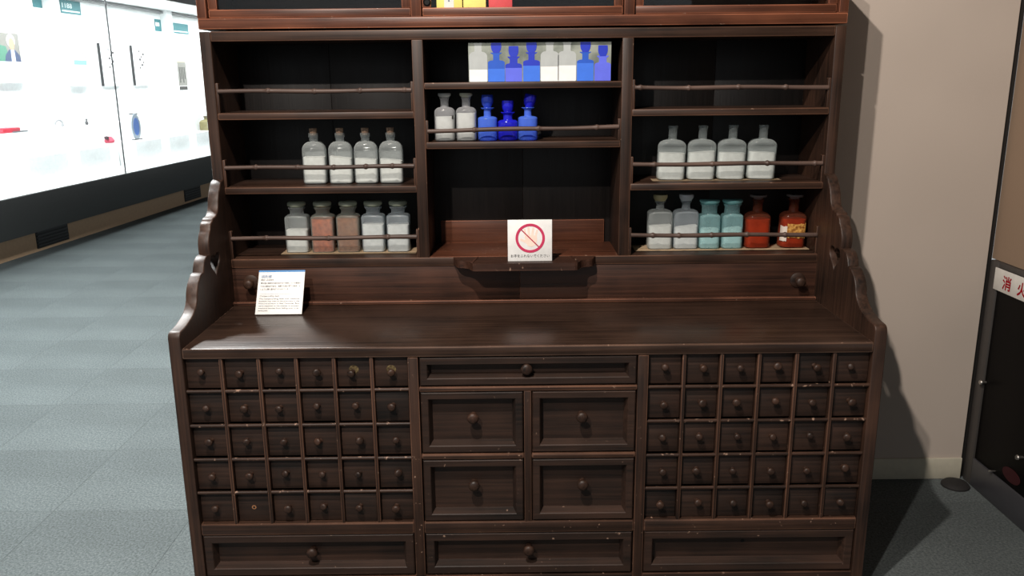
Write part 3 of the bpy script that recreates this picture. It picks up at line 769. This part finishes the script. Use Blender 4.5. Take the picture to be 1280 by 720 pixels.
# do-not-touch card: building frame = card frame (x right, z up), then leaned back
card = empty('notice_card', (0.0155, 0.381, 0.9135), local=True); tag(card, 'white do-not-touch card with a crossed-out hand, standing on the tray', 'sign')
card.rotation_euler = (-0.03, 0, 0)
local_box('board', -0.067, 0.067, 0, 0.004, 0, 0.1265, PAPER, card, 0.0004)
cz, R1, R0 = 0.0705, 0.0445, 0.0365
bm = bmesh.new()
ring = []
for k in range(64):
    t = 2 * PI * k / 64
    ring.append([bm.verts.new((math.cos(t) * r + 0.001, y, cz + math.sin(t) * r)) for r, y in ((R1, -.0009), (R0, -.0009), (R0, 0.0), (R1, 0.0))])
for k in range(64):
    a, b = ring[k], ring[(k + 1) % 64]
    for j in range(4): bm.faces.new((a[j], a[(j + 1) % 4], b[(j + 1) % 4], b[j]))
CRIM = plain('ink_crimson', (196, 52, 92), 0.5)
emit('ring', bm, CRIM, card)
HANDP = plain('ink_hand', (248, 220, 206), 0.5)
def stroke(bm, p, q, w0, w1, y0, y1):
    (x0, z0), (x1, z1) = p, q
    L = math.hypot(x1 - x0, z1 - z0); ux, uz = (x1 - x0) / L, (z1 - z0) / L
    a0 = math.atan2(uz, ux)
    pts = [(x1 + w1 * math.cos(a0 + t), z1 + w1 * math.sin(a0 + t)) for t in [-PI / 2 + PI * j / 8 for j in range(9)]]
    pts += [(x0 + w0 * math.cos(a0 + t), z0 + w0 * math.sin(a0 + t)) for t in [PI / 2 + PI * j / 8 for j in range(9)]]
    prism(bm, pts, y0, y1, 'XZ')
hand = None
bm = bmesh.new(); prism(bm, [(-.013, .060), (-.016, .076), (-.010, .080), (.006, .080), (.021, .078), (.022, .064), (.017, .050), (.006, .044), (-.006, .047)], -.0005, 0, 'XZ')
hand = emit('printed_hand', bm, HANDP, card)
for j, (p, q, w) in enumerate((((-.012, .076), (-.016, .097), .0032), ((-.003, .078), (-.004, .101), .0035), ((.007, .078), (.010, .0995), .0034), ((.017, .076), (.022, .094), .0029), ((-.008, .058), (-.026, .066), .0036))):
    bm = bmesh.new(); stroke(bm, p, q, w * 1.15, w, -.00045, 0); emit('printed_finger', bm, HANDP, hand)
bm = bmesh.new(); prism(bm, [(-.026, .0945), (-.024, .0968), (.0275, .0455), (.0255, .0432)], -.0010, -.0002, 'XZ'); emit('slash', bm, plain('ink_slash', (176, 36, 66), .5), card)
put_text('お手をふれないでください', 0.0105, -0.058, 0.059, 0.0125, card, INK)

# exhibit caption card on the desk, tilted back
cap = empty('caption_card', (-0.7455, 0.322, H), local=True); tag(cap, 'white exhibit caption card with blue top edge, on the desk', 'sign')
cap.rotation_euler = (-0.59, 0, 0.0)
local_box('board', -0.0705, 0.0705, 0, 0.004, 0.0032, 0.1455, PAPER, cap, 0.0004)
local_box('blue_band', -0.0705, 0.0705, -0.0004, 0.0001, 0.1395, 0.1453, plain('ink_blue', (48, 124, 186), 0.5), cap)
INKB = plain('ink_title', (36, 96, 146), 0.6); INKG = plain('ink_text', (52, 53, 58), 0.7)
put_text('調剤棚', 0.0105, -0.061, -0.031, 0.1205, cap, INKB, name='title_line')
put_text('明治～大正時代', 0.006, -0.0615, -0.023, 0.1115, cap, INKG, name='text_line')
for j, (t, xe) in enumerate((('薬品棚と調剤台を組み合わせて使用していた薬局の', 0.060), ('ための調剤台である。地震でも瓶が落下や転倒しな', 0.060), ('いように棚に横木がつけられている。', 0.026))):
    put_text(t, 0.0062, -0.0615, xe, 0.101 - j * 0.0098, cap, INKG, name='text_line')
local_box('rule_line', -0.062, 0.060, -0.0004, 0.0001, 0.0678, 0.0682, INKG, cap)
put_text('Compounding desk', 0.0068, -0.0615, -0.002, 0.0595, cap, INKG, name='title_line')
for j, (t, xe) in enumerate((('The compounding desk with medicine', 0.060), ('drawers was used at the pharmacy in the', 0.060), ('Medicine museum in Meiji Centuries. Bars', 0.060), ('were attached to the shelves to prevent', 0.060), ('medicine bottles from falling over in an', 0.060), ('earthquake.', -0.033))):
    put_text(t, 0.0062, -0.0625, xe, 0.0505 - j * 0.0075, cap, INKG, name='text_line')
# easel foot behind it
bm = bmesh.new(); prism(bm, [(0.004, 0.10), (0.0052, 0.10), (0.0745, 0.0512), (0.0735, 0.0503)], -0.02, 0.02, 'YZ'); emit('easel_foot', bm, PAPER, cap)

# ------------------------------------------------------------------ fire extinguisher cupboard (right)
fx = empty('extinguisher_cupboard', (1.70, 0.2, 0)); tag(fx, 'dark floor-standing fire extinguisher cupboard with black door beside the wall', 'cupboard')
GREY = plain('frame_grey', (60, 57, 55), 0.45); BLK = plain('door_black', (7, 6, 6), 0.45, 0.0, 0.08)
X0, X1 = 1.622, 1.90
box('frame_post', X0, X0 + 0.03, 0.676, 0.724, 0.0, 0.829, GREY, fx, 0.003)
box('frame_post', X0, X0 + 0.03, -0.36, -0.312, 0.0, 0.829, GREY, fx, 0.003)
box('top_rail', X0 + .002, X0 + 0.03, -0.312, 0.676, 0.806, 0.829, GREY, fx, 0.003)
box('bottom_rail', X0, X0 + 0.03, -0.312, 0.676, 0.0, 0.105, plain('frame_low', (58, 58, 62), 0.4), fx, 0.003)
box('carcass', X0 + 0.03, X1, -0.36, 0.724, 0.0, 0.829, plain('carcass_dark', (26, 24, 24), 0.6), fx, 0.002)
dr = box('door', X0 + 0.006, X0 + 0.018, -0.312, 0.676, 0.105, 0.806, BLK, fx, 0.002, label='glossy black door')
box('bottom_seam', X0 + 0.004, X0 + 0.006, -0.31, 0.674, 0.098, 0.104, GREY, fx)
for ky, kz in ((0.676, 0.398), (0.41, 0.2335), (0.545, 0.118)):
    bm = bmesh.new(); r = 0.009 if kz > .2 else .004
    lathe(bm, [(0, -0.016), (r * .8, -0.016), (r, -0.012), (r * .6, -0.006), (r * .5, 0.012)], 16, 'X', (X0, ky if kz < .39 else 0.668, kz))
    emit('knob', bm, plain('steel', (190, 186, 180), 0.3, 0.9), dr, 40, label='small steel knob')
sg = empty('extinguisher_sign', (X0 - 0.004, 0.45, 0.735), -PI / 2, local=True); tag(sg, 'white sign with red characters across the top of the black cupboard', 'sign')
# local x runs toward the viewer along the cupboard front
box('plate', -0.2345, 0.16, 0.0, 0.0035, 0.0, 0.0755, plain('sign_white', (214, 212, 206), 0.45), sg, 0.0006)
RED = plain('sign_red', (150, 8, 26), 0.8, 0.0, 0.1)
for ch, xx in (('消', -0.184), ('火', -0.098), ('器', -0.012)):
    me = fit_text(text_mesh(ch, 0.05, bold=0.0012), xx, xx + 0.05)
    for v in me.vertices: v.co = (v.co.x, 0, v.co.y)
    place('lettering', me, (0, -0.0005, 0.0165), RED, sg)
# flat red patch painting the extinguisher's blurred image on the door, and a low floor stop
bm = bmesh.new(); prism(bm, [(0.455 + 0.05 * math.cos(2 * PI * k / 20), 0.145 + 0.024 * math.sin(2 * PI * k / 20)) for k in range(20)], X0 + 0.0045, X0 + 0.006, 'YZ')
emit('extinguisher_image', bm, plain('image_red', (48, 5, 12), 0.6), dr, label='dim red image of the extinguisher painted low on the door')
bm = bmesh.new(); lathe(bm, [(0, 0.0), (0.048, 0.0), (0.048, 0.006), (0.040, 0.014), (0.02, 0.017), (0, 0.0175)], 28, 'Z', (1.566, 0.667, 0.0))
ds = emit('floor_cap', bm, plain('rubber_dark', (22, 20, 20), 0.8), None, 40); tag(ds, 'low dark round cap on the floor beside the baseboard', 'floor cap')

# ------------------------------------------------------------------ display case on the left
A = math.atan2(-0.07828, 0.99693)
O = Vector((-4.2626, 4.6951, 0))
NV, SV = Vector((0.99693, -0.07828, 0)), Vector((0.07828, 0.99693, 0))
case = empty('display_case', O, A, local=True); tag(case, 'long bright white showcase with glass front and dark base along the aisle', 'display case')
S0, S1 = -3.4, 6.9
WHT = plain('case_white', (236, 238, 238), 0.6)
DARK = plain('fascia_dark', (50, 51, 50), 0.5); TAN = plain('kick_tan', (176, 146, 116), 0.7)
box('kick_board', -0.06, 0.0, S0, S1, 0, 0.20, TAN, case)
box('base_fascia', -0.75, 0.12, S0, S1, 0.20, 0.53, DARK, case, 0.004)
box('inner_deck', -0.75, 0.10, S0, S1, 0.53, 0.535, WHT, case)
box('back_panel', -0.80, -0.75, S0, S1, 0.20, 2.36, WHT, case)
box('end_panel', -0.75, 0.12, S1 - 0.03, S1, 0.535, 2.33, WHT, case)
box('end_panel', -0.75, 0.12, S0, S0 + 0.03, 0.535, 2.33, WHT, case)
box('case_top', -0.80, 0.12, S0, S1, 2.36, 2.42, WHT, case)
box('top_fascia', -0.80, 0.14, S0, S1, 2.42, CEIL, plain('fascia_black', (16, 16, 16), 0.6), case)
box('top_trim', 0.10, 0.135, S0, S1, 2.335, 2.42, plain('trim_grey', (170, 168, 166), 0.4), case)
box('cornice', -0.75, -0.70, S0, S1, 2.315, 2.335, plain('cornice_grey', (150, 150, 150), 0.6), case)
for s in (2.25, 4.80):
    box('pilaster', -0.75, -0.65, s, s + 0.14, 0.535, 2.36, WHT, case)
cuts = [S0, -0.65, 1.928, 4.5, S1]
for a, b in zip(cuts, cuts[1:]):
    box('pane', 0.105, 0.113, a + 0.003, b - 0.003, 0.535, 2.335, pane_mat(), case)
for s in cuts[1:-1]:
    box('pane_seal', 0.104, 0.1145, s - 0.006, s + 0.006, 0.535, 2.335, plain('seal_grey', (40, 42, 44), 0.5), case)
for s0, s1 in ((0.505, 0.985), (3.40, 3.855)):
    v = box('vent', 0.0, 0.004, s0, s1, 0.025, 0.19, plain('vent_black', (12, 12, 12), 0.6), case)
    for k in range(5):
        box('vent_slat', 0.004, 0.012, s0 + 0.012, s1 - 0.012, 0.043 + k * 0.029, 0.055 + k * 0.029, plain('vent_slat', (44, 46, 48), 0.5), v)
# its own lamps: two long light strips under the case top
for (s0, s1) in ((-3.2, 1.8), (1.9, 6.8)):
    d = bpy.data.lights.new('case_lamp', 'AREA'); d.shape = 'RECTANGLE'; d.size = 0.3; d.size_y = s1 - s0
    d.energy = 165; d.color = (0.98, 1.0, 1.0)
    o = bpy.data.objects.new('case_lamp', d); COL.objects.link(o); o.parent = case
    o.location = (-0.08, (s0 + s1) / 2, 2.33)
# plinth steps inside, fittings of the case
for s0, s1 in ((-0.3, 0.42), (0.80, 1.40), (1.60, 2.16), (2.70, 3.30), (3.50, 4.04), (4.24, 4.76)):
    box('step_plinth', -0.46, -0.16, s0, s1, 0.535, 0.80, WHT, case, 0.003)
box('rear_step', -0.745, -0.47, S0 + .1, S1 - .1, 0.535, 1.0, WHT, case)
def cthing(name, n, s, z, label, cat, group=None):
    e = empty(name, O + NV * n + SV * s + Vector((0, 0, z)), A, local=True); tag(e, label, cat, group); return e
# wall panels on the case back (local x toward the aisle, y along it)
def wall_panel(s0, s1, z0, z1, label, edge, th=0.06):
    e = cthing('wall_picture', -0.748, (s0 + s1) / 2, z0, label, 'picture', 'picture panels in the showcase')
    hw = (s1 - s0) / 2
    box('panel_board', 0, th, -hw, hw, 0, z1 - z0, WHT, e, 0.001)
    if edge: box('panel_edge', 0.0, th + .001, -hw - 0.008, -hw - 0.0005, 0, z1 - z0, plain('edge_black', (22, 22, 24), 0.5), e)
    return e, hw, th
def patch(e, name, th, y0, y1, z0, z1, mat, lift=0.0006):
    return box(name, th, th + lift, y0, y1, z0, z1, mat, e)
def blob(e, name, th, pts, mat, lift):
    bm = bmesh.new(); prism(bm, pts, th, th + lift, 'YZ'); return emit(name, bm, mat, e)
def oval(cy, cz, a, b, n=20): return [(cy + a * math.cos(2 * PI * k / n), cz + b * math.sin(2 * PI * k / n)) for k in range(n)]
e, hw, th = wall_panel(1.33, 1.78, 1.45, 1.96, 'white panel with a painted portrait at the photo left edge', False)
p = patch(e, 'print', th, -0.20, 0.145, 0.20, 0.465, plain('portrait_ground', (120, 118, 112), .6))
blob(e, 'print_green', th, [(-0.20, 0.20), (-0.02, 0.20), (-0.06, 0.34), (-0.20, 0.36)], plain('portrait_green', (70, 120, 100), .6), .0009)
blob(e, 'print_coat', th, [(-0.10, 0.20), (0.14, 0.20), (0.13, 0.26), (0.07, 0.31), (-0.02, 0.31), (-0.08, 0.26)], plain('portrait_coat', (52, 66, 96), .6), .0012)
blob(e, 'print_shirt', th, [(0.0, 0.20), (0.06, 0.20), (0.055, 0.31), (0.005, 0.31)], plain('portrait_shirt', (190, 200, 214), .6), .0015)
blob(e, 'print_hair', th, oval(0.022, 0.395, 0.062, 0.062), plain('portrait_hair', (206, 200, 190), .6), .0015)
blob(e, 'print_face', th, oval(0.028, 0.365, 0.042, 0.056), plain('portrait_face', (198, 140, 116), .6), .0019)
e, hw, th = wall_panel(2.54, 2.90, 1.41, 1.90, 'white panel with a pale drawing and light blue foot', False)
patch(e, 'print', th, -0.14, 0.12, 0.235, 0.44, plain('drawing_ground', (216, 214, 210), .6))
patch(e, 'print_blue', th, -0.13, 0.12, 0.225, 0.275, plain('drawing_blue', (110, 190, 206), .6), .001)
patch(e, 'print_edge', th, -0.15, -0.14, 0.235, 0.44, plain('drawing_edge', (110, 106, 104), .6), .001)
for (y0, z0, y1, z1) in ((-0.07, .38, -0.05, .41), (.05, .33, .075, .42), (.085, .29, .105, .36), (-0.09, .31, -0.075, .34)):
    bm = bmesh.new(); prism(bm, [(y0, z0), (y0 + .012, z0), (y1 + .012, z1), (y1, z1)], th + .0006, th + .0012, 'YZ'); emit('print_stroke', bm, plain('drawing_ink', (80, 70, 76), .6), e)
for s0, s1, lb in ((3.20, 3.60, 'white panel with black edge and dark sketch, nearer of two'), (3.925, 4.30, 'white panel with black edge and grey sketch, farther of two')):
    e, hw, th = wall_panel(s0, s1, 1.405, 1.885, lb, True, 0.03)
    for k in range(7):
        y0 = -0.05 + (k % 3) * 0.045; z0 = 0.20 + k * 0.033
        patch(e, 'print_stroke', th, y0, y0 + 0.03 + 0.02 * (k % 2), z0, z0 + 0.028, plain('sketch_ink', (64, 60, 62), .6), .0008)
e, hw, th = wall_panel(5.13, 5.42, 1.31, 1.82, 'tall narrow poster with yellow head beside the dark cabinet', False, 0.004)
patch(e, 'print', th, -hw + .01, hw - .01, 0.08, 0.40, plain('poster_grey', (130, 128, 122), .6))
patch(e, 'print_head', th, -hw + .01, hw - .01, 0.40, 0.49, plain('poster_yellow', (206, 200, 150), .6))
patch(e, 'print_foot', th, -hw + .02, hw - .02, 0.02, 0.07, plain('poster_ink', (58, 56, 54), .6))
for k in range(4): patch(e, 'print_stroke', th, -0.09 + .05 * k, -0.06 + .05 * k, 0.12 + .05 * (k % 2), 0.33, plain('poster_ink', (58, 56, 54), .6), .0009)
# teal section signs near the case top
TEALS = plain('sign_teal', (48, 112, 118), 0.6); SIGNW = plain('sign_letter', (225, 235, 235), .6)
for k, (s0, s1, z0, z1, t) in enumerate(((2.10, 2.245, 2.195, 2.31, None), (2.57, 2.945, 2.17, 2.31, '1188'), (4.63, 4.795, 2.09, 2.24, '1'), (5.13, 5.60, 2.09, 2.225, None))):
    e = cthing('section_sign', -0.748, (s0 + s1) / 2, z0, ['narrow teal section sign cut off by the picture top, leftmost', 'wide teal section sign with white numerals above the blue-footed drawing',
               'small square teal section sign left of the far white pilaster', 'wide teal section sign beside the dark cabinet edge'][k], 'sign', 'teal section signs')
    hw = (s1 - s0) / 2
    box('plate', 0, 0.006, -hw, hw, 0, z1 - z0, TEALS, e)
    if t:
        me = fit_text(text_mesh(t, 0.07), -hw * .85, hw * (.1 if len(t) > 1 else .4))
        for v in me.vertices: v.co = (0, v.co.x, v.co.y)
        place('lettering', me, (0.0066, 0, (z1 - z0) * .42), SIGNW, e)
    if hw > .1: patch(e, 'small_print_line', 0.006, -hw * .9, hw * .85, 0.02, 0.034, SIGNW)
# exhibits
e = cthing('red_book', -0.56, 1.14, 1.0005, 'flat red book lying on the showcase step', 'book')
box('cover', -0.07, 0.07, -0.15, 0.10, 0, 0.045, plain('book_red', (190, 40, 60), .5), e, .004)
box('stand', -0.09, 0.09, -0.02, 0.18, -0.0003, 0.012, plain('book_grey', (90, 92, 96), .5), e)
e = cthing('curved_tool', -0.56, 1.96, 1.0005, 'curved pale grey handle piece on the showcase step', 'tool')
bm = bmesh.new()
rows = []
for k in range(13):
    t = PI * (0.05 + 0.9 * k / 12); cx_, cz_ = 0.07 * math.cos(t), 0.022 + 0.055 * math.sin(t)
    rows.append([bm.verts.new((0.012 * math.cos(u), cx_ * (1 + .17 * math.sin(u)), cz_ * (1 + .17 * math.sin(u)))) for u in [2 * PI * j / 8 for j in range(8)]])
for a, b in zip(rows, rows[1:]):
    for j in range(8): bm.faces.new((a[j], a[(j + 1) % 8], b[(j + 1) % 8], b[j]))
bm.faces.new(rows[0]); bm.faces.new(rows[-1])
emit('handle', bm, plain('plaster', (150, 150, 152), .6), e, 60)
e = cthing('weighing_spoon', -0.60, 2.16, 1.0005, 'long pale spoon with dark tip on the showcase step', 'spoon')
bm = bmesh.new(); lathe(bm, [(0, -0.10), (0.012, -0.09), (0.018, -0.07), (0.006, -0.05), (0.005, 0.15), (0, 0.155)], 10, 'X', (0, 0, 0)); 
me, _ = to_mesh(bm, 'spoon', 50, False)
for v in me.vertices: v.co = (v.co.y, v.co.x, v.co.z + 0.019)
place('bowl_and_handle', me, (0, 0, 0), plain('plaster', (150, 150, 152), .6), e)
e = cthing('dark_vial', -0.56, 2.47, 1.0005, 'small dark vial standing right of the pale tools', 'vial')
bm = bmesh.new(); lathe(bm, [(0.017, 0), (0.018, 0.03), (0.009, 0.04), (0.008, 0.055)], 12); emit('vial_body', bm, plain('vial_dark', (60, 58, 60), .4), e, 40)
bm = bmesh.new(); lathe(bm, [(0.01, 0.055), (0.01, 0.066), (0, 0.067)], 12); emit('vial_cap', bm, plain('vial_cap', (30, 28, 30), .4), e, 40)
e = cthing('red_pouch', -0.40, 2.58, 0.8005, 'small red pouch with dark knot near the glass seam', 'pouch')
e.location.z = 0.536
box('block', -0.05, 0.05, -0.085, 0.085, 0, 0.26, WHT, e, .002)
bm = bmesh.new(); lathe(bm, [(0, 0.26), (0.045, 0.262), (0.055, 0.285), (0.035, 0.315), (0.02, 0.33), (0, 0.331)], 14, 'Z', (0, 0.02, 0)); emit('cloth', bm, plain('pouch_red', (190, 60, 84), .7), e, 50)
bm = bmesh.new(); lathe(bm, [(0, 0.30), (0.022, 0.305), (0.024, 0.33), (0, 0.338)], 10, 'Z', (0, -0.035, 0)); emit('knot', bm, plain('pouch_knot', (52, 36, 40), .7), e, 50)
e = cthing('display_plate', -0.30, 3.0, 0.8005, 'upright oval blue and white plate on a dark stand at the seam', 'plate')
bm = bmesh.new(); prism(bm, oval(0, 0.15, 0.10, 0.145, 28), 0.0, 0.012, 'YZ'); emit('rim', bm, plain('plate_white', (150, 160, 170), .3), e)
bm = bmesh.new(); prism(bm, oval(0, 0.15, 0.066, 0.10, 24), 0.012, 0.0135, 'YZ'); emit('painted_centre', bm, plain('plate_blue', (70, 110, 180), .3), e)
box('stand', -0.012, 0.02, -0.10, 0.10, 0.0, 0.012, plain('stand_dark', (50, 50, 54), .5), e)
box('stand_top', -0.012, -0.002, -0.09, 0.09, 0.285, 0.30, plain('stand_dark', (50, 50, 54), .5), e)
e = cthing('olive_bottle', -0.35, 5.03, 0.5355, 'olive glass bottle on a block at the far showcase end', 'bottle')
box('block', -0.10, 0.10, -0.16, 0.16, 0.0, 0.235, WHT, e, .002)
bm = bmesh.new(); loft(bm, [(0.236, .085, .085, 3.2), (0.24, .09, .09, 3.2), (0.36, .09, .09, 3.2), (0.385, .075, .075, 3), (0.40, .032, .032, 2), (0.425, .030, .030, 2)]); emit('body', bm, plain('olive_glass', (120, 112, 76), .15), e, 45)
bm = bmesh.new(); lathe(bm, [(0.036, 0.425), (0.038, 0.44), (0.03, 0.448)], 16); emit('stopper', bm, plain('olive_stop', (92, 84, 60), .3), e, 45)
